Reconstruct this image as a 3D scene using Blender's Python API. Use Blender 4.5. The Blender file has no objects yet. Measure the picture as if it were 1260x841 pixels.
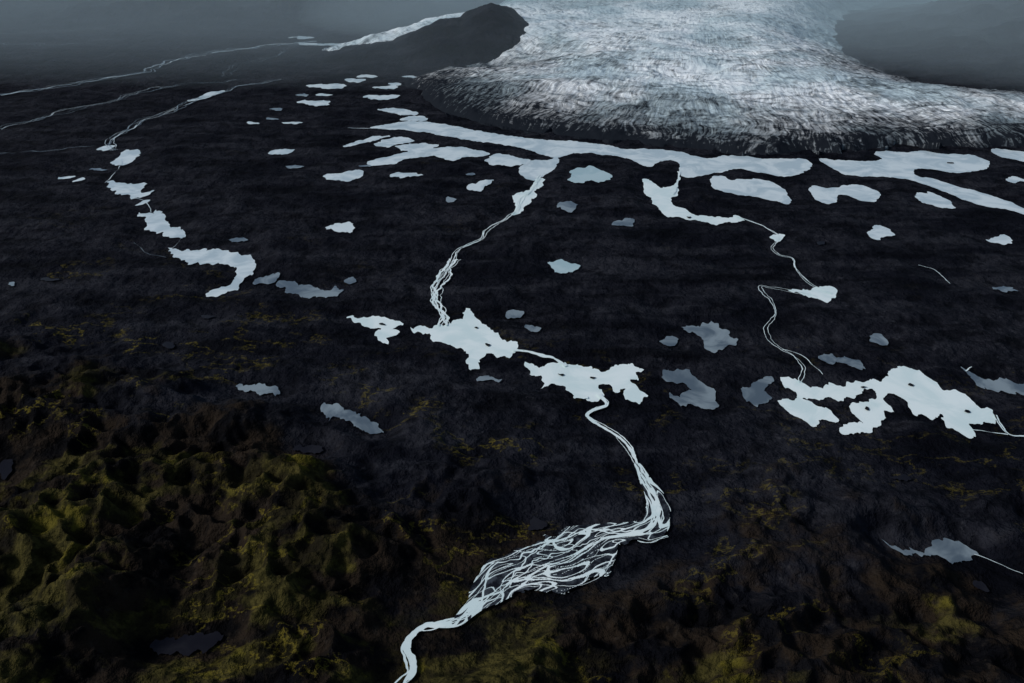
import bpy, math, random
import numpy as np
from mathutils import Vector
from mathutils.geometry import tessellate_polygon
random.seed(7); rng=np.random.RandomState(11)
H=600.0; PITCH=math.radians(29); F=989.0
sp,cp=math.sin(PITCH),math.cos(PITCH)
# survey: bearing/depression reading -> map position (metres) at elevation z
def G(u,v,z=0.0):
    x=(u-630)/F; y=(420.5-v)/F
    t=(H-z)/(sp-y*cp)
    return (x*t,(cp+y*sp)*t)
def mpp(X,Y): return math.sqrt(H*H+Y*Y)/F
# ---------------- noise
perm=rng.permutation(4096); ang=rng.rand(4096)*2*np.pi; gx=np.cos(ang); gy=np.sin(ang)
def perlin(x,y,seed=0):
    x=np.asarray(x,float);y=np.asarray(y,float)
    xi=np.floor(x).astype(int); yi=np.floor(y).astype(int); xf=x-xi; yf=y-yi
    def g(ix,iy,dx,dy):
        h=perm[(perm[(ix+seed*57)&4095]+iy)&4095]; return gx[h]*dx+gy[h]*dy
    u=xf**3*(xf*(xf*6-15)+10); w=yf**3*(yf*(yf*6-15)+10)
    a=g(xi,yi,xf,yf); b=g(xi+1,yi,xf-1,yf); c=g(xi,yi+1,xf,yf-1); d=g(xi+1,yi+1,xf-1,yf-1)
    return (a*(1-u)+b*u)*(1-w)+(c*(1-u)+d*u)*w
def fbm(x,y,o=4,seed=0,gain=.5):
    s=0;a=1;f=1
    for i in range(o):
        s=s+a*perlin(x*f+i*17.3,y*f-i*9.1,seed+i);a*=gain;f*=2.03
    return s
def ridged(x,y,o=3,seed=0):
    s=0;a=1;f=1
    for i in range(o):
        s=s+a*(1-np.abs(perlin(x*f+i*7.7,y*f+i*3.1,seed+i))*2.2);a*=.5;f*=2.1
    return s/1.75
def sstep(a,b,x):
    t=np.clip((x-a)/(b-a),0,1); return t*t*(3-2*t)
# ---------------- materials
def newmat(name):
    m=bpy.data.materials.new(name); m.use_nodes=True
    nt=m.node_tree; return m,nt,nt.nodes,nt.links,nt.nodes['Principled BSDF']
def mixc(nt,f,a,b):
    n=nt.nodes.new('ShaderNodeMix'); n.data_type='RGBA'
    for s,val in ((0,f),(6,a),(7,b)):
        if isinstance(val,(int,float)): n.inputs[s].default_value=val
        elif isinstance(val,tuple): n.inputs[s].default_value=(*val,1)
        else: nt.links.new(val,n.inputs[s])
    return n.outputs[2]
def mth(nt,op,a,b=None,clamp=False):
    n=nt.nodes.new('ShaderNodeMath'); n.operation=op; n.use_clamp=clamp
    for i,val in enumerate((a,b)):
        if val is None: continue
        if isinstance(val,(int,float)): n.inputs[i].default_value=val
        else: nt.links.new(val,n.inputs[i])
    return n.outputs[0]
def noise(nt,vec,scale,detail=6,rough=.55,dist=0,typ=None):
    n=nt.nodes.new('ShaderNodeTexNoise'); n.inputs['Scale'].default_value=scale
    n.inputs['Detail'].default_value=detail; n.inputs['Roughness'].default_value=rough; n.inputs['Distortion'].default_value=dist
    nt.links.new(vec,n.inputs['Vector']); return n.outputs['Fac']
def mr(nt,v,a,b,c=0,d=1,smooth=True):
    n=nt.nodes.new('ShaderNodeMapRange'); n.interpolation_type='SMOOTHSTEP' if smooth else 'LINEAR'
    nt.links.new(v,n.inputs['Value'])
    for i,x in zip((1,2,3,4),(a,b,c,d)): n.inputs[i].default_value=x
    return n.outputs[0]
def mapping(nt,vec,scale,rot=(0,0,0)):
    n=nt.nodes.new('ShaderNodeMapping'); n.inputs['Scale'].default_value=scale; n.inputs['Rotation'].default_value=rot
    nt.links.new(vec,n.inputs['Vector']); return n.outputs[0]

# ground
gm,nt,N,L,bs=newmat('black_sand_and_moss')
tc=N.new('ShaderNodeTexCoord').outputs['Object']
at=N.new('ShaderNodeAttribute'); at.attribute_name='moss'; moss=at.outputs['Fac']
n1=noise(nt,tc,1/240,5,.6,0); n2=noise(nt,tc,1/46,6,.63,0); n3=noise(nt,tc,1/10,3,.65)
stre=noise(nt,mapping(nt,tc,(1/300,1/70,1/150),(0,0,.22)),1,7,.68,0)
sand=mixc(nt,mr(nt,n1,.40,.60),(.0048,.0054,.0088),(.0112,.0119,.0164))
sand=mixc(nt,mth(nt,'MULTIPLY',mr(nt,stre,.5,.62),.65),sand,(.023,.024,.030))
sand=mixc(nt,mth(nt,'MULTIPLY',mth(nt,'MULTIPLY',mr(nt,n3,.54,.66),.75),mr(nt,n1,.42,.62)),sand,(.028,.029,.035))
sand=mixc(nt,mr(nt,stre,.38,.48,.75,0),sand,(.0016,.0019,.0033))
sand=mixc(nt,mr(nt,n2,.38,.50,.7,0),sand,(.0016,.0019,.0033))
v1=mth(nt,'ABSOLUTE',mth(nt,'SUBTRACT',noise(nt,mapping(nt,tc,(1/120,1/70,1/100),(0,0,.3)),1,7,.64,0),.5))
vein=mr(nt,v1,0,.016,1,0)
n4=noise(nt,tc,1/170,3,.55,0)
veinm=mth(nt,'MULTIPLY',mth(nt,'MULTIPLY',vein,mr(nt,n4,.50,.58)),mr(nt,n3,.35,.55))
br=mixc(nt,mr(nt,n2,.44,.60),(.0028,.0026,.0028),(.0165,.0118,.0082))
br=mixc(nt,mth(nt,'MULTIPLY',mr(nt,n3,.54,.68),.5),br,(.026,.021,.017))
gr=mixc(nt,mr(nt,n3,.38,.60),(.0190,.0175,.0052),(.054,.046,.013))
gr=mixc(nt,mr(nt,n2,.38,.48,.8,0),gr,(.0045,.0042,.0028))
n6=noise(nt,tc,1/75,5,.6,0)
gr=mixc(nt,mr(nt,n6,.44,.56,.8,0),gr,(.0115,.0095,.0055))
patch=noise(nt,mapping(nt,tc,(1/200,1/120,1/150),(0,0,.4)),1,8,.58,0)
patch=mth(nt,'ADD',patch,mth(nt,'MULTIPLY',mth(nt,'SUBTRACT',moss,.9),.25))
mossy=mixc(nt,mth(nt,'MULTIPLY',mr(nt,n2,.38,.495,1,0),.92),br,(.0018,.0018,.0024))
mossy=mixc(nt,mr(nt,patch,.505,.55,0,.92),mossy,gr)
n5=noise(nt,tc,1/60,7,.66,0)
mossy=mixc(nt,mth(nt,'MULTIPLY',mth(nt,'MULTIPLY',mr(nt,n5,.56,.63),.65),mr(nt,patch,.49,.57)),mossy,(.105,.088,.012))
fac=mth(nt,'ADD',moss,mth(nt,'ADD',mth(nt,'MULTIPLY',mth(nt,'SUBTRACT',n2,.5),1.2),mth(nt,'MULTIPLY',mth(nt,'SUBTRACT',n1,.5),1.6)))
fac=mr(nt,fac,.4,.9)
col=mixc(nt,fac,sand,mossy)
va=N.new('ShaderNodeAttribute'); va.attribute_name='veins'
vf=mth(nt,'MULTIPLY',veinm,mth(nt,'MULTIPLY',va.outputs['Fac'],.7))
col=mixc(nt,vf,col,(.14,.112,.016))
L.new(col,bs.inputs['Base Color']); bs.inputs['Roughness'].default_value=.9; bs.inputs['Specular IOR Level'].default_value=.03
b1=N.new('ShaderNodeBump'); b1.inputs['Strength'].default_value=1; b1.inputs['Distance'].default_value=26
L.new(n2,b1.inputs['Height']); L.new(b1.outputs[0],bs.inputs['Normal'])
# gravel
gv,nt,N,L,bs=newmat('wet_gravel')
tc=N.new('ShaderNodeTexCoord').outputs['Object']
c=mixc(nt,mr(nt,noise(nt,tc,1/9,5,.7),.42,.66),(.006,.007,.011),(.055,.066,.078))
L.new(c,bs.inputs['Base Color']); bs.inputs['Roughness'].default_value=.6; bs.inputs['Specular IOR Level'].default_value=.1

def water(name,c1,c2,rough=.25,spec=.35):
    m,nt,N,L,bs=newmat(name); tc=N.new('ShaderNodeTexCoord').outputs['Object']
    c=mixc(nt,mr(nt,noise(nt,tc,1/70,4,.6,.8),.38,.62),c1,c2)
    L.new(c,bs.inputs['Base Color']); bs.inputs['Roughness'].default_value=rough; bs.inputs['Specular IOR Level'].default_value=spec
    b=N.new('ShaderNodeBump'); b.inputs['Strength'].default_value=.15; b.inputs['Distance'].default_value=.3
    L.new(noise(nt,tc,1/4,2),b.inputs['Height']); L.new(b.outputs[0],bs.inputs['Normal']); return m
MW={'m':water('milky_glacial_water',(.68,.81,.79),(.82,.91,.88)),
    'l':water('silty_lake_water',(.46,.56,.59),(.68,.76,.76)),
    't':water('pale_pond_water',(.36,.50,.52),(.44,.57,.58)),
    'g':water('grey_pond_water',(.085,.115,.14),(.23,.28,.30)),
    'd':water('dark_pond_water',(.008,.008,.012),(.016,.016,.020),.4,.06)}
# ---------------- mesh helper
def obj(name,verts,faces,mat,smooth=False):
    me=bpy.data.meshes.new(name); me.from_pydata(verts,[],faces); me.update()
    me.materials.append(mat); o=bpy.data.objects.new(name,me); bpy.context.collection.objects.link(o)
    return o
def catmull(pts,n,closed):
    P=np.array(pts,float); out=[]; m=len(P)
    for i in range(m if closed else m-1):
        if closed: p0,p1,p2,p3=P[i-1],P[i],P[(i+1)%m],P[(i+2)%m]
        else: p0,p1,p2,p3=P[max(i-1,0)],P[i],P[i+1],P[min(i+2,m-1)]
        for k in range(n):
            t=k/n
            out.append(.5*((2*p1)+(-p0+p2)*t+(2*p0-5*p1+4*p2-p3)*t*t+(-p0+3*p1-3*p2+p3)*t**3))
    if not closed: out.append(P[-1])
    return np.array(out)
water_pts=[]
def warp(P,s,amp=1.0):
    x,y=P[:,0],P[:,1]/2.0
    dx=0;dy=0
    for wl,a,sd in ((26,4.0,3),(11,4.2,5),(5,2.4,9),(2.6,1.0,13)):
        dx=dx+amp*a*s*perlin(x/(wl*s),y/(wl*s),sd); dy=dy+amp*a*s*perlin(x/(wl*s)+50,y/(wl*s),sd+1)
    return np.stack([x+dx,(y+dy)*2.0],1)
def resample(P,step):
    Q=np.vstack([P,P[:1]]); seg=np.r_[0,np.cumsum(np.linalg.norm(np.diff(Q,axis=0),axis=1))]
    n=max(16,int(seg[-1]/step)); t=np.linspace(0,seg[-1],n,endpoint=False)
    return np.stack([np.interp(t,seg,Q[:,0]),np.interp(t,seg,Q[:,1])],1)
zc=[0.30]
def lake(pix,kind='m',name='lake',amp=1.15,mat=None):
    g=[G(*p) for p in pix]; P=catmull(g,5,True)
    c=P.mean(0); s=mpp(*c); P=resample(P,1.3*s); P=warp(P,s,amp)
    zc[0]+=.012
    vs=[(p[0],p[1],zc[0]) for p in P]
    fs=tessellate_polygon([[Vector(v) for v in vs]])
    ff=[]
    for f in fs:
        a,b,cc=[vs[i] for i in f]
        if (b[0]-a[0])*(cc[1]-a[1])-(b[1]-a[1])*(cc[0]-a[0])<0: f=(f[0],f[2],f[1])
        ff.append(tuple(f))
    obj(name,vs,ff,mat or MW[kind]); water_pts.append((P,True,s))
def pond(cx,cy,w,h,kind='l',tilt=0,name='pond',mat=None):
    n=14; pts=[]
    ph=random.random()*6
    for i in range(n):
        a=2*math.pi*i/n; r=1+.13*math.sin(2*a+ph)+.12*math.sin(3*a+ph*2)+random.uniform(-.13,.13)
        x=math.cos(a)*w/2*r; y=math.sin(a)*h/2*r
        pts.append((cx+x,cy+y+tilt*x))
    lake(pts,kind,name,.9 if w>24 else .55,mat)
# lakes -----------------------------------------------------------------
lake([(505,404),(520,401),(535,402),(548,397),(560,393),(570,390),(572,383),(580,381),(584,390),(594,398),(603,405),(615,412),(625,418),(635,424),(634,433),(630,441),(618,439),(606,436),(596,438),(590,445),(588,455),(580,456),(575,447),(577,438),(570,432),(556,428),(543,424),(530,419),(531,414),(520,410)])
lake([(428,390),(445,392),(462,390),(480,393),(492,397),(494,401),(480,404),(490,409),(485,414),(478,416),(480,423),(474,424),(466,417),(460,411),(468,405),(450,402),(436,397)],amp=.9)
lake([(645,450),(655,448),(664,452),(670,449),(690,447),(700,450),(715,452),(735,455),(745,458),(755,450),(770,451),(778,449),(792,457),(782,461),(786,468),(776,472),(784,477),(795,484),(790,492),(780,494),(768,486),(772,478),(757,481),(745,472),(736,478),(742,486),(728,492),(716,490),(706,486),(700,481),(690,476),(680,474),(668,480),(672,473),(664,462),(652,459)])
lake([(962,467),(975,466),(990,472),(1005,476),(1020,472),(1035,474),(1048,470),(1062,471),(1075,466),(1085,470),(1092,461),(1102,453),(1115,452),(1132,457),(1145,466),(1155,473),(1165,482),(1180,482),(1195,492),(1205,502),(1222,507),(1226,516),(1218,521),(1196,524),(1198,533),(1190,538),(1180,532),(1165,526),(1160,510),(1150,516),(1140,514),(1128,510),(1118,505),(1108,488),(1095,485),(1088,492),(1099,503),(1088,510),(1085,520),(1070,532),(1055,537),(1035,533),(1033,526),(1048,523),(1062,520),(1050,513),(1045,505),(1052,497),(1066,493),(1080,491),(1079,482),(1065,483),(1045,489),(1035,494),(1020,489),(1010,493),(1000,491),(988,493),(1010,500),(1025,510),(1030,518),(1012,518),(1000,524),(985,515),(970,507),(960,496),(975,490),(980,484),(964,476)],amp=1.0)
lake([(455,158),(500,150),(540,152),(580,160),(630,168),(665,172),(700,174),(740,178),(770,183),(810,184),(840,188),(870,195),(900,192),(940,195),(990,196),(999,205),(985,214),(960,217),(930,212),(910,208),(890,212),(870,215),(848,219),(836,215),(836,203),(826,197),(810,200),(795,206),(770,195),(740,190),(710,189),(685,194),(665,190),(640,182),(600,176),(560,170),(520,163),(490,160)],'l','proglacial_lake',.6)
lake([(452,200),(480,192),(510,186),(530,183),(560,181),(600,187),(598,192),(575,193),(560,198),(545,196),(530,192),(500,197),(480,203),(460,205)],'l',amp=.6)
lake([(637,212),(642,203),(655,198),(672,197),(687,194),(684,206),(672,216),(662,221),(650,222),(640,218)],'l',amp=.7)
lake([(630,243),(642,236),(655,232),(660,222),(668,222),(664,234),(656,244),(648,252),(640,262),(630,266),(634,254)],'m')
lake([(875,218),(890,217),(900,222),(930,221),(950,225),(965,235),(976,248),(970,252),(950,247),(925,242),(900,238),(880,234),(876,228)],'l',amp=.7)
lake([(790,221),(800,222),(812,232),(820,230),(832,228),(834,238),(826,247),(832,255),(850,262),(870,266),(895,268),(905,265),(915,270),(905,275),(880,277),(860,272),(840,269),(820,266),(808,256),(800,245),(793,236)],amp=.9)
lake([(1008,196),(1040,198),(1070,199),(1085,196),(1075,189),(1090,186),(1115,188),(1135,186),(1160,190),(1195,191),(1217,200),(1210,209),(1180,213),(1150,209),(1125,208),(1130,217),(1150,221),(1180,230),(1210,238),(1245,250),(1262,258),(1300,268),(1290,276),(1255,262),(1215,255),(1190,247),(1165,237),(1140,228),(1120,222),(1090,218),(1050,217),(1030,211)],'l',amp=.6)
lake([(995,232),(1005,229),(1020,232),(1035,230),(1060,228),(1080,236),(1082,244),(1068,249),(1048,243),(1032,240),(1032,248),(1022,251),(1005,247)],'l',amp=.6)
lake([(1218,184),(1240,185),(1262,188),(1300,194),(1290,204),(1255,198),(1230,193)],'l',amp=.6)
lake([(838,400),(860,402),(875,397),(885,397),(884,405),(896,404),(897,413),(909,420),(896,427),(880,436),(868,430),(862,416),(848,408)],'g')
lake([(814,461),(828,455),(845,455),(855,465),(870,475),(881,483),(880,495),(868,504),(855,500),(835,497),(822,488),(840,485),(852,480),(840,473),(822,470)],'g')
lake([(912,480),(925,470),(945,463),(952,470),(943,483),(950,490),(945,497),(930,499),(918,492)],'g')
lake([(1186,453),(1200,462),(1215,468),(1240,470),(1262,472),(1300,474),(1300,492),(1262,487),(1240,482),(1215,482),(1197,470)],'g')
lake([(1005,437),(1018,435),(1035,440),(1050,441),(1064,446),(1064,454),(1050,453),(1035,449),(1015,447)],'g')
lake([(130,224),(150,226),(178,227),(170,236),(178,240),(165,243),(150,240),(136,234)],'l')
lake([(170,262),(185,264),(190,259),(205,268),(208,277),(225,283),(230,290),(212,294),(195,288),(180,277)],'l')
lake([(205,305),(230,309),(255,306),(275,308),(300,313),(314,322),(312,335),(300,344),(294,356),(280,359),(262,365),(255,362),(285,350),(290,338),(285,328),(265,327),(240,325),(215,316)],'l')
lake([(341,348),(360,347),(385,352),(405,356),(415,352),(421,358),(412,365),(385,366),(360,363),(350,357)],'g')
lake([(140,196),(155,185),(170,187),(165,196),(152,204),(140,203)],'l')
lake([(396,501),(412,500),(440,510),(465,520),(474,530),(460,536),(440,528),(425,518),(403,518)],'g')
lake([(1088,670),(1115,675),(1140,676),(1155,665),(1170,664),(1195,675),(1200,684),(1180,692),(1155,688),(1130,682),(1105,678)],'g')
lake([(970,356),(990,357),(1010,355),(1028,357),(1030,365),(1015,369),(995,367),(980,362)],'m')
for a in [(425,217,46,14,'l',-.05),(498,216,36,8,'l',0),(449,174,60,5,'l',-.22),(484,175,48,9,'l',-.1),(514,183,54,12,'l',0),
 (492,138,44,9,'l',.1),(510,146,28,7,'l',.0),(470,120,40,6,'l',0),(476,108,30,5,'l',0),(405,106,50,6,'l',0),(390,127,44,6,'l',-.05),
 (437,99,30,4,'l',0),(452,94,24,4,'l',0),(486,104,18,3,'l',0),(505,95,20,3,'l',0),(348,187,32,6,'l',-.05),(360,152,22,3,'l',0),(312,152,16,3,'l',0),
 (362,206,24,3,'g',0),(340,135,18,3,'g',0),(335,147,14,3,'g',0),(372,118,14,3,'g',0),(398,117,20,3,'l',0),(623,198,50,14,'l',0),(590,229,30,13,'l',-.3),(725,216,54,20,'t',-.05),(554,246,14,6,'g',0),
 (697,255,26,11,'g',0),(768,274,26,12,'g',-.1),(693,329,31,17,'t',0),(421,281,36,11,'l',-.05),(1150,247,46,16,'l',.2),(1250,222,26,6,'l',.1),
 (1083,287,32,16,'l',.2),(1232,296,30,10,'l',.1),(1237,357,36,5,'g',.15),(1082,420,22,14,'g',.2),(328,344,32,12,'g',-.25),(432,346,14,8,'g',0),
 (293,296,26,4,'g',0),(633,387,22,13,'g',0),(655,405,18,8,'g',.1),(824,421,24,10,'g',-.1),(600,467,28,5,'g',0),(320,480,54,11,'g',.15),
 (1206,722,16,12,'d',.6),(230,793,80,26,'d',-.1),(8,576,22,20,'d',-.6),(660,648,28,11,'d',0),(380,553,32,14,'d',.1),(1110,590,28,6,'d',0),
 (130,183,22,5,'l',-.2),(178,240,22,5,'l',-.3),(176,250,18,4,'l',-.3),(82,219,22,3,'l',-.1),(98,222,14,3,'l',-.2),(120,210,18,3,'g',0),(15,350,10,4,'g',0),
 (255,118,44,5,'l',-.25),(406,55,90,3,'l',0),(370,47,26,3,'l',0),(957,293,20,9,'m',0),(713,490,16,5,'m',.2),(255,390,14,4,'d',0),(60,345,20,4,'d',0),(450,205,14,3,'g',0),(580,215,12,3,'g',0),(209,425,16,8,'d',0),(1010,300,12,4,'d',0)]:
    pond(*a)
nw=len(water_pts)
for a in [(601,424,6,3),(586,404,5,2),(470,400,8,2.5),(730,466,7,3),(1190,508,6,4),(1120,474,7,3),(1065,503,5,3),(1062,477,8,2),(690,461,6,2.5),(1170,201,9,2),(848,268,6,2)]:
    pond(*a,name='islet',mat=gm)
del water_pts[nw:]
# ---------------- rivers
RV=[];RF=[]
def ribbon(C,w,acc):
    T=np.gradient(C,axis=0); T/=np.linalg.norm(T,axis=1)[:,None]+1e-9
    Nn=np.stack([-T[:,1],T[:,0]],1); zc[0]+=.004
    b=len(acc[0])
    A=C+Nn*w[:,None]; B=C-Nn*w[:,None]
    for p,q in zip(A,B): acc[0].append((p[0],p[1],zc[0])); acc[0].append((q[0],q[1],zc[0]))
    for i in range(len(C)-1): acc[1].append((b+2*i,b+2*i+1,b+2*i+3,b+2*i+2))
def river(pix,wpx,strands=1,spread=0,jit=2.0,acc=None,mean=0,big=2,gaps=0):
    acc=acc or (RV,RF)
    g=[G(p[0],p[1]) for p in pix]
    env=[p[2] if len(p)>2 else spread for p in pix]
    Q=catmull([(a[0],a[1],e) for a,e in zip(g,env)],9,False)
    C=Q[:,:2]; E=np.clip(Q[:,2],0,None)
    seg=np.r_[0,np.cumsum(np.linalg.norm(np.diff(C,axis=0),axis=1))]
    s=np.sqrt(H*H+C[:,1]**2)/F; sm=s.mean()
    k=int(seg[-1]/(1.4*sm)); tt=np.linspace(0,seg[-1],max(k,20))
    C=np.stack([np.interp(tt,seg,C[:,0]),np.interp(tt,seg,C[:,1])],1); E=np.interp(tt,seg,E); s=np.sqrt(H*H+C[:,1]**2)/F
    px=tt/sm
    T=np.gradient(C,axis=0); T/=np.linalg.norm(T,axis=1)[:,None]+1e-9
    Nn=np.stack([-T[:,1],T[:,0]],1)
    if mean:
        sd=random.randint(0,900)
        C=C+Nn*((perlin(px/42,px*0+sd+.3,2)*3+perlin(px/17,px*0+sd+.3,3)*1.3)*mean*s)[:,None]
    water_pts.append((C[::3],False,float((s*(np.maximum(E,wpx))).max()*.5+2)))
    for i in range(strands):
        sd=random.randint(0,900)
        if strands==1: off=perlin(px/14,px*0+sd+.2,2)*jit*s+perlin(px/35,px*0+sd+.2,4)*jit*1.3*s
        else:
            base=((i+.5)/strands*2-1)*.8
            o=np.clip(base+1.5*perlin(px/60+sd,px*0+sd*.37,1)+.7*perlin(px/24+sd,px*0+sd*.37,2)+.25*perlin(px/9,px*0+sd+.1,3),-1.08,1.08)
            off=o*E*s*.5+perlin(px/8,px*0+sd*1.1,5)*1.0*s
        wv=wpx*(random.uniform(.4,1.0) if strands>1 else 1)
        if strands>1 and i%max(1,strands//big)==1: wv=wpx*1.8
        w=wv*s*.5*(1+.9*perlin(px/16,px*0+sd+.5,6)+.6*perlin(px/5,px*0+sd+.5,7))
        if gaps: w=w*sstep(-.15-.2*gaps,.15,perlin(px/30,px*0+sd+.7,8)+.25-.2*gaps)
        w=np.maximum(w,(.04 if gaps else .2)*s)
        ribbon(C+Nn*off[:,None],w,acc)
def braidplain(pix,cell=.6):
    """anastomosing channels: zero contours of flow-stretched noise, meshed cell by cell in river coordinates"""
    Q=catmull([(*G(p[0],p[1]),p[2]) for p in pix],9,False)
    C=Q[:,:2]; s0=np.sqrt(H*H+C[:,1]**2)/F
    seg=np.r_[0,np.cumsum(np.linalg.norm(np.diff(C,axis=0),axis=1))]
    n=int(seg[-1]/cell); tt=np.linspace(0,seg[-1],n)
    C=np.stack([np.interp(tt,seg,C[:,0]),np.interp(tt,seg,C[:,1])],1); E=np.interp(tt,seg,np.clip(Q[:,2],1,None)*s0*.5)
    k=np.ones(61)/61; Cp=np.pad(C,((30,30),(0,0)),'edge'); Cs=np.stack([np.convolve(Cp[:,i],k,'valid') for i in (0,1)],1)
    T=np.gradient(Cs,axis=0); T/=np.linalg.norm(T,axis=1)[:,None]+1e-9; Nn=np.stack([-T[:,1],T[:,0]],1)
    water_pts.append((C[::8],False,float(E.max())))
    m=int(2.2*E.max()/cell); a=np.linspace(-1.12,1.12,m)
    S=tt[:,None]+0*a[None,:]; A=a[None,:]+0*S; D=A*E[:,None]
    X=C[:,0][:,None]+Nn[:,0][:,None]*D; Y=C[:,1][:,None]+Nn[:,1][:,None]*D
    wS=S+12*perlin(S/40,D/20,301); wD=D+6*perlin(S/44,D/22,302)+2.4*perlin(S/16,D/9,303)
    env=1-np.abs(A)*(1+.50*perlin(S/45,np.sign(A)*3.3,305)+.30*perlin(S/15,np.sign(A)*5.3,306))
    wat=np.zeros(S.shape,bool)
    for i,(ls,ld,th) in enumerate([(110,28,.034),(80,19,.027),(60,13,.027),(42,9,.024)]):
        nn=np.abs(perlin(wS/ls+i*3.7,wD/ld+i*1.9,310+i))
        mod=.35+1.9*np.clip(perlin(S/60,D/25,330+i)+.28,0,1)
        narrow=np.clip(34/(E[:,None]+4),.9,6)
        wat|=(nn<th*mod*narrow)
    wat&=(env>.03)
    bar=(env>.06+.16*perlin(S/9,D/5,340))&~wat
    idx=np.arange(n*m).reshape(n,m)
    q=np.stack([idx[:-1,:-1],idx[:-1,1:],idx[1:,1:],idx[1:,:-1]],-1)
    out=[]
    for mask,z in ((wat,0),(bar,-.03)):
        f=q[mask[:-1,:-1]]; us=np.unique(f); mp=np.full(n*m,-1); mp[us]=np.arange(len(us))
        vs=np.stack([X.ravel()[us],Y.ravel()[us],np.full(len(us),zc[0]+z)],1)
        out.append((vs.tolist(),[tuple(r) for r in mp[f].tolist()]))
    zc[0]+=.03
    return out
river([(665,216),(655,232),(640,247),(637,258),(622,270),(600,283),(590,296),(565,308),(556,325),(544,342),(534,362),(540,380),(550,400)],1.9,3,7,mean=.5)
river([(560,320),(548,338),(536,355),(538,372),(545,385),(545,402)],1.3,5,18)
river([(836,212),(834,225),(828,240)],3)
river([(905,268),(925,274),(942,281),(957,293),(951,306),(960,315),(976,319),(979,332),(990,345),(1008,356),(1024,362)],1.6,2,4,mean=.9)
river([(1005,366),(975,360),(950,355),(935,354),(946,368),(956,384),(950,395),(941,405),(946,419),(962,431),(978,440),(989,455),(985,472)],1.3,2,7,mean=.9)
river([(962,431),(985,438),(1000,450),(1012,462)],.8)
river([(630,432),(650,434),(668,439),(682,442),(696,452)],3.2,2,5)
river([(1224,512),(1240,535),(1262,538),(1300,545)],1.8,2,3)
river([(1195,530),(1215,533),(1240,536)],1.2)
river([(1130,327),(1148,332),(1158,340),(1168,350)],.8)
river([(1198,684),(1225,694),(1258,708)],.8)
river([(1188,458),(1196,453)],1.5)
up=[(735,486),(746,499),(733,505),(722,513),(735,523),(752,533),(767,545),(778,560),(788,580),(798,600),(806,612)]
river(up,3.6,2,3); river(up,1.4,3,9)
bp=braidplain([(784,572,8),(794,592,14),(806,612,22),(810,634,30),(798,650,38),(772,656,34),(748,661,42),(724,674,76),(694,691,100),(656,700,84),(622,711,60),(600,731,40),(578,753,24),(558,768,14),(540,770,10)])
river([(800,602,4),(812,622,16),(808,645,16),(790,656,14),(765,656,20),(735,659,22),(705,664,30),(675,680,40),(648,692,40),(620,710,36),(600,735,22),(578,755,10),(550,769,5)],2.1,3)
river([(752,690,10),(735,706,14),(705,718,14),(670,716,14),(635,720,14),(605,738,12),(585,752,6)],1.3,2)
river([(556,768),(540,769),(520,772),(506,784),(500,800),(508,812),(506,828),(497,842),(480,880),(470,960)],7,2,5)
river([(560,768),(535,772),(512,778),(500,795),(504,812),(508,830),(490,848),(470,900)],2.5,3,11)
river([(785,665),(800,668),(822,662)],.9,3,8)
b0=len(RV); RV+= [tuple(v) for v in bp[0][0]]; RF+= [tuple(i+b0 for i in f) for f in bp[0][1]]
obj('braided_river',RV,RF,MW['m'])
obj('gravel_bar',bp[1][0],bp[1][1],gv)
SV=[];SF=[]
A=(SV,SF)
river([(-60,128),(0,118),(60,108),(120,98),(170,90),(215,75),(245,68),(290,62),(340,55),(390,52)],.9,4,16,acc=A,mean=7,gaps=1)
river([(-60,176),(0,160),(45,147),(100,133),(150,120),(200,108),(245,103),(290,98)],.8,3,10,acc=A,mean=6,gaps=1)
river([(-60,195),(0,190),(50,187),(85,182),(118,180)],.8,2,9,acc=A,mean=6,gaps=1)
river([(275,95),(300,80),(345,66),(375,56),(450,55)],.7,3,12,acc=A,mean=5,gaps=1)
river([(-60,60),(0,52),(60,58),(130,48)],.7,3,12,acc=A,mean=9,gaps=1)
river([(-60,40),(30,40),(110,38)],.6,2,8,acc=A,mean=9,gaps=1)
river([(165,300),(180,312),(205,318)],.5,acc=A,gaps=1)
river([(140,186),(137,172),(160,160),(178,149),(205,140),(235,126),(270,114),(310,104),(345,98)],1.1,3,12,acc=A,mean=3,gaps=.8)
obj('outwash_stream',SV,SF,MW['g'])
SV=[];SF=[];A=(SV,SF)
river([(140,186),(137,172),(160,160),(178,149),(205,140),(235,126),(270,114)],.9,3,9,acc=A,mean=3,gaps=1)
river([(130,226),(148,206),(150,195)],.8,acc=A,gaps=1)
river([(165,243),(180,250),(186,262)],.7,acc=A)
river([(225,290),(218,300),(212,308)],.6,acc=A,gaps=1)
river([(428,158),(460,159),(500,153)],1.2,acc=A)
river([(0,118),(60,108),(120,98),(170,90),(215,75),(245,68)],.8,2,10,acc=A,mean=5,gaps=1)
river([(0,160),(45,147),(100,133),(150,120),(200,108)],.7,2,8,acc=A,mean=6,gaps=1)
river([(262,66),(300,60),(345,55),(390,52)],1.0,3,8,acc=A,mean=3,gaps=.8)
obj('meltwater_stream',SV,SF,MW['l'])

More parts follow.
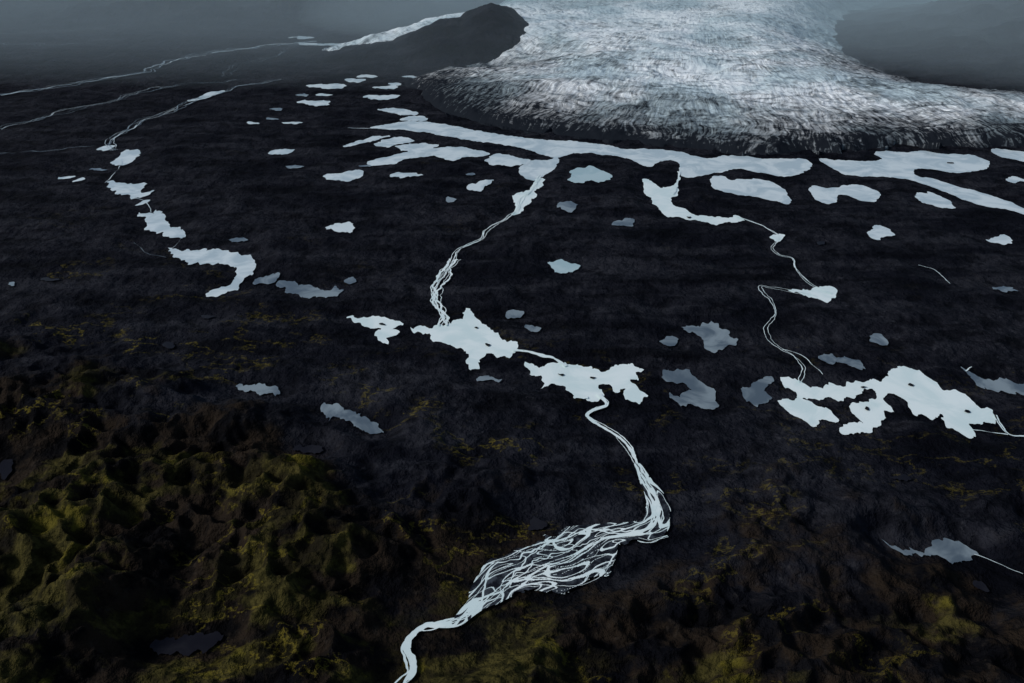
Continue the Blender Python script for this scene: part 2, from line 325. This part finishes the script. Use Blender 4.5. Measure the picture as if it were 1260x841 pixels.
# ---------------- footprint of glacier
fp=[(498,100,0),(512,112,0),(522,126,0),(545,141,0),(580,150,0),(640,162,0),(700,169,0),(770,176,0),(850,184,0),(900,189,0),(960,191,0),(1030,189,0),(1075,184,0),(1130,182,0),(1200,183,0),(1262,182,0),(1400,185,0),(1750,190,0),
    (1750,110,60),(1400,105,65),(1262,92,75),(1180,80,85),(1110,66,95),(1075,50,105),(1062,25,135),(1072,0,165),(1080,-30,190),(1120,-60,200),(700,-70,200),(590,-14,150),(500,12,110),(430,32,80),(395,46,60),(440,56,55),(520,62,60),(600,86,10),(545,90,5)]
FP=catmull([G(*p) for p in fp],6,True); FP=warp(FP,4.0,1.2)
def inpoly(x,y,P):
    ins=np.zeros(x.shape,bool); n=len(P); j=n-1
    for i in range(n):
        xi,yi=P[i];xj,yj=P[j]
        if yi!=yj:
            c=((yi>y)!=(yj>y))&(x<(xj-xi)*(y-yi)/(yj-yi)+xi); ins^=c
        j=i
    return ins
def segdist(x,y,P,closed=True):
    best=np.full(x.shape,1e12)
    n=len(P)
    for i in range(n if closed else n-1):
        a=P[i];b=P[(i+1)%n]; d=b-a; l=d@d+1e-9
        t=np.clip(((x-a[0])*d[0]+(y-a[1])*d[1])/l,0,1)
        q=(x-a[0]-t*d[0])**2+(y-a[1]-t*d[1])**2
        np.minimum(best,q,out=best)
    return np.sqrt(best)
def hills(X,Y):
    def el(u,v,hw,hd,h,p=2.0,e=1.25):
        cx,cy=G(u,v); dx=(X-cx);dy=(Y-cy)
        r=np.sqrt((dx/hw)**2+(dy/hd)**2)
        r=r*(1+.16*fbm(X/300,Y/300,3,31))
        return h*np.clip(1-r**p,0,1)**e
    nz=fbm(X/220,Y/220,6,40)
    z=el(606,64,320,430,200,1.5)
    z=np.maximum(z,el(560,66,400,400,140,1.4))
    z=np.maximum(z,el(490,68,400,330,45,1.6))
    z=np.maximum(z,el(655,66,170,380,120,1.8))
    z=z*(1+.22*nz)
    g=lambda x0,y0,sx,sy,h: h*np.exp(-.5*(((X-x0)/sx)**2+((Y-y0)/sy)**2))
    z=z+g(3000,3900,720,560,360)*(1+.35*nz)+g(-900,5000,620,260,120)*(1+.6*nz)+g(-2500,5400,900,350,160)*(1+.6*nz)+g(-1900,4700,420,130,60)*(1+.8*nz)+g(-200,6200,900,500,170)*(1+.5*nz)
    z=z+260*sstep(6500,9500,Y)*(1+.8*fbm(X/900,Y/900,4,44))
    return z
def gridmesh(name,X,Y,Z,mat,attrs,keep=None):
    r,c=X.shape; me=bpy.data.meshes.new(name)
    co=np.stack([X,Y,Z],-1).reshape(-1,3).astype(np.float32)
    idx=np.arange(r*c).reshape(r,c)
    q=np.stack([idx[:-1,:-1],idx[:-1,1:],idx[1:,1:],idx[1:,:-1]],-1).reshape(-1,4)
    if keep is not None:
        k=keep.reshape(-1)[q].any(1); q=q[k]
        used=np.unique(q); mp=np.full(r*c,-1); mp[used]=np.arange(len(used)); q=mp[q]; co=co[used]
        attrs={a:b.reshape(-1)[used] for a,b in attrs.items()}
    me.vertices.add(len(co)); me.vertices.foreach_set('co',co.ravel())
    me.loops.add(q.size); me.loops.foreach_set('vertex_index',q.ravel().astype(np.int32))
    me.polygons.add(len(q)); me.polygons.foreach_set('loop_start',np.arange(0,q.size,4,dtype=np.int32)); me.polygons.foreach_set('loop_total',np.full(len(q),4,np.int32))
    me.polygons.foreach_set('use_smooth',np.ones(len(q),bool))
    me.update(calc_edges=True)
    for a,b in attrs.items():
        at=me.attributes.new(a,'FLOAT','POINT'); at.data.foreach_set('value',np.asarray(b).ravel().astype(np.float32))
    me.materials.append(mat); o=bpy.data.objects.new(name,me); bpy.context.collection.objects.link(o); return o
yv=np.r_[np.linspace(-900,430,60,endpoint=False),430*np.exp(np.linspace(0,math.log(75),960))]
uv=np.linspace(-1,1,980)
Y=np.repeat(yv[:,None],980,1); X=(uv*(.66+.34*np.abs(uv)**4))[None,:]*(800+np.clip(Y,-300,None)*1.08)
dist=np.full(X.shape,1e6)
fx=X.ravel();fy=Y.ravel();fd=dist.ravel()
for P,closed,s in water_pts:
    m=60+14*s if closed else 60+s
    lo=P.min(0)-m;hi=P.max(0)+m
    k=np.where((fx>lo[0])&(fx<hi[0])&(fy>lo[1])&(fy<hi[1]))[0]
    if len(k)==0: continue
    if closed:
        Ps=P[::3]; d=segdist(fx[k],fy[k],Ps,True); i=inpoly(fx[k],fy[k],Ps); d=np.where(i,-1,d)
    else: d=segdist(fx[k],fy[k],P[::2],False)-s
    fd[k]=np.minimum(fd[k],d)
dist=fd.reshape(X.shape)
bl=[(-900,340),(-200,400),(0,420),(130,440),(300,500),(450,550),(600,585),(850,615),(1050,625),(1262,635),(1700,650)]
B=np.array([G(*p) for p in bl]); o=np.argsort(B[:,0]); B=B[o]
Yb=np.interp(X,B[:,0],B[:,1])
sd=(Yb-Y)+180*fbm(X/180,Y/180,4,60)
mossv=sstep(-160,260,sd)*(.80+.20*sstep(500,-300,X))
veins=sstep(-450,-50,sd)*.9+.12*sstep(.1,.4,fbm(X/300,Y/300,3,66))*(Y<2200)
veins=np.clip(veins*(.45+.55*sstep(500,-200,X)),0,1)
cell=4+.006*np.clip(Y,0,None)
w=sstep(cell*.4,cell*3+10,dist)
w2=sstep(0,70,dist)
A0=3*(fbm(X/260,Y/260,4,70)+.6)+6*(fbm(X/95,Y/70,4,75)+.3)+4*np.abs(fbm(X/26,Y/26,3,77))*sstep(2600,1500,Y)
Am=mossv*w2*(40*(fbm(X/170,Y/120,3,80)+.30)+22*(1-2*np.abs(fbm(X/60,Y/50,3,85))).clip(0,1)-6)
sc=10*sstep(-40,30,sd)*sstep(160,60,sd)*(.5+fbm(X/120,Y/120,3,88))
Z=-.9+w*(1.5+np.maximum(A0,0)+np.maximum(Am+sc,0)*.9)
hz=hills(X,Y)
Z=Z+hz*sstep(0,80,dist)
ins=inpoly(fx,fy,FP).reshape(X.shape)
Z=np.where((Y>2050)&ins&(hz<20),np.minimum(Z,1.5),Z)
gridmesh('ground_terrain',X,Y,Z,gm,{'moss':mossv,'veins':veins})
# ---------------- glacier
im,nt,N,L,bs=newmat('glacier_ice')
tc=N.new('ShaderNodeTexCoord').outputs['Object']
def attr(n):
    a=N.new('ShaderNodeAttribute'); a.attribute_name=n; return a.outputs['Fac']
dirt=attr('dirt'); ga=attr('ga'); grr=attr('gr')
cmb=N.new('ShaderNodeCombineXYZ'); L.new(ga,cmb.inputs[0]); L.new(grr,cmb.inputs[1])
fl=noise(nt,mapping(nt,cmb.outputs[0],(1/7.5,1/80,1)),1,4,.65,0)
cr=noise(nt,mapping(nt,cmb.outputs[0],(1/130,1/24,1)),1,5,.68,0)
nf=noise(nt,tc,1/11,4,.7); nb=noise(nt,tc,1/320,5,.55,.3)
ice=mixc(nt,mr(nt,nb,.38,.62),(.52,.63,.66),(.92,.96,.96))
ice=mixc(nt,mr(nt,cr,.38,.50,.65,0),ice,(.22,.29,.33))
f=mth(nt,'ADD',dirt,mth(nt,'MULTIPLY',mth(nt,'SUBTRACT',nf,.5),.8))
f=mth(nt,'ADD',f,mth(nt,'MULTIPLY',mth(nt,'SUBTRACT',fl,.5),1.8))
f=mth(nt,'ADD',f,mth(nt,'MULTIPLY',mth(nt,'SUBTRACT',cr,.5),-.6))
f=mth(nt,'POWER',mr(nt,f,.06,.98,0,1,False),.75)
ice=mixc(nt,f,ice,(.013,.016,.021))
L.new(ice,bs.inputs['Base Color']); bs.inputs['Roughness'].default_value=1; bs.inputs['Specular IOR Level'].default_value=0
b=N.new('ShaderNodeBump'); b.inputs['Strength'].default_value=.5; b.inputs['Distance'].default_value=3
L.new(fl,b.inputs['Height']); L.new(b.outputs[0],bs.inputs['Normal'])
rows,cols=520,1150
t=np.linspace(0,1,rows)[:,None]; u=np.linspace(0,1,cols)[None,:]
Y=1980+1500*t+5200*t**2.6+0*u; X=u*4700-1150+0*t
fx=X.ravel();fy=Y.ravel()
ins=inpoly(fx,fy,FP); d=segdist(fx,fy,FP[::3],True); d=np.where(ins,d,-d).reshape(X.shape)
dn=d+22*fbm(X/90,Y/90,4,100)*sstep(0,60,np.abs(d)+20)
base=24*(1-np.exp(-np.clip(dn,0,None)/35))+.056*(Y-2050)*sstep(0,450,dn)
cx,cy=900.,4300.
th=np.arctan2(X-cx,cy-Y); r=np.hypot(X-cx,Y-cy)
wx=fbm(X/240,Y/240,4,110); wy=fbm(X/240+9,Y/240,4,115)
rad=ridged(th*1700/26+wx*3.5,r/120+wy*1.4,3,120)
cross=ridged(th*1700/170+wx*1.5,r/34+wy*4,3,130)
swirl=ridged(X/420+wx*1.2,Y/260+wy*1.2,3,140)
big=fbm(X/500,Y/400,4,150)
amp=sstep(0,60,dn)
Zg=base+amp*(20*big+4*(rad-.5)+3*(cross-.5)+6*(swirl-.5))
Zg=np.where(dn<0,np.clip(dn*.5,-12,0)-1.5,Zg)
dp=np.clip(dn,0,None)
front=np.exp(-dp/(280+180*np.clip(big*2,-.8,1)))*sstep(4200,2900,Y)
left=sstep(750,-350,X)*sstep(3300,2500,Y)
dirtv=1.15*front+.30*left+.35*sstep(.6,.15,cross)*(.35+.65*np.exp(-dp/500))+.3*sstep(.6,.1,rad)*np.exp(-dp/380)+.38*sstep(.68,.92,swirl)+.25*sstep(0,-.4,big)-.15
dirtv=np.minimum(dirtv,.74+.6*np.exp(-dp/85))
gridmesh('glacier',X,Y,Zg,im,{'dirt':np.clip(dirtv,-.2,1.6),'ga':th*1700+wx*40,'gr':r+wy*60},keep=(dn>-25))
# ---------------- mist banks
def mist(name,c,r,dens):
    m=bpy.data.materials.new('mist_vapour'); m.use_nodes=True; nt=m.node_tree; nt.nodes.clear()
    o=nt.nodes.new('ShaderNodeOutputMaterial'); v=nt.nodes.new('ShaderNodeVolumeScatter')
    v.inputs['Color'].default_value=(.74,.90,1,1); v.inputs['Density'].default_value=dens; v.inputs['Anisotropy'].default_value=.0
    a=nt.nodes.new('ShaderNodeVolumeAbsorption'); a.inputs['Color'].default_value=(.22,.78,1,1); a.inputs['Density'].default_value=dens*.45
    ad=nt.nodes.new('ShaderNodeAddShader'); nt.links.new(v.outputs[0],ad.inputs[0]); nt.links.new(a.outputs[0],ad.inputs[1])
    nt.links.new(ad.outputs[0],o.inputs['Volume'])
    bpy.ops.mesh.primitive_uv_sphere_add(segments=64,ring_count=32,radius=1,location=c); ob=bpy.context.object; ob.name=name; ob.scale=r
    ob.data.materials.append(m); bpy.ops.object.shade_smooth()
mist('mist_bank',(0,8400,-400),(12000,5900,1150),.00036)
mist('mist_bank',(3000,4500,-330),(2300,2400,850),.0009)
mist('mist_bank',(100,5600,-250),(1700,1900,720),.0011)
mist('mist_bank',(-3000,6600,-250),(2600,1800,760),.0012)
# ---------------- light
w=bpy.data.worlds.new('World'); bpy.context.scene.world=w; w.use_nodes=True; nt=w.node_tree
sky=nt.nodes.new('ShaderNodeTexSky'); sky.sky_type='NISHITA'; sky.sun_disc=False
EL=math.radians(32); AZ=math.radians(-95)
sky.sun_elevation=EL; sky.sun_rotation=AZ
nt.links.new(sky.outputs[0],nt.nodes['Background'].inputs[0]); nt.nodes['Background'].inputs[1].default_value=.086
sl=bpy.data.lights.new('sun','SUN'); sl.energy=2.6; sl.angle=math.radians(10); sl.color=(1,.98,.96)
so=bpy.data.objects.new('sun',sl); bpy.context.collection.objects.link(so)
dirv=Vector((math.sin(AZ)*math.cos(EL),math.cos(AZ)*math.cos(EL),math.sin(EL)))
so.rotation_euler=dirv.to_track_quat('Z','Y').to_euler()
cam=bpy.data.cameras.new('camera'); co=bpy.data.objects.new('camera',cam); bpy.context.collection.objects.link(co)
co.location=(0,0,H); co.rotation_euler=(math.radians(90-29),0,0); cam.sensor_width=36; cam.lens=F/1260*36; cam.clip_start=1; cam.clip_end=80000
s=bpy.context.scene; s.camera=co; s.view_settings.view_transform='Standard'; s.view_settings.look='None'; s.view_settings.exposure=0
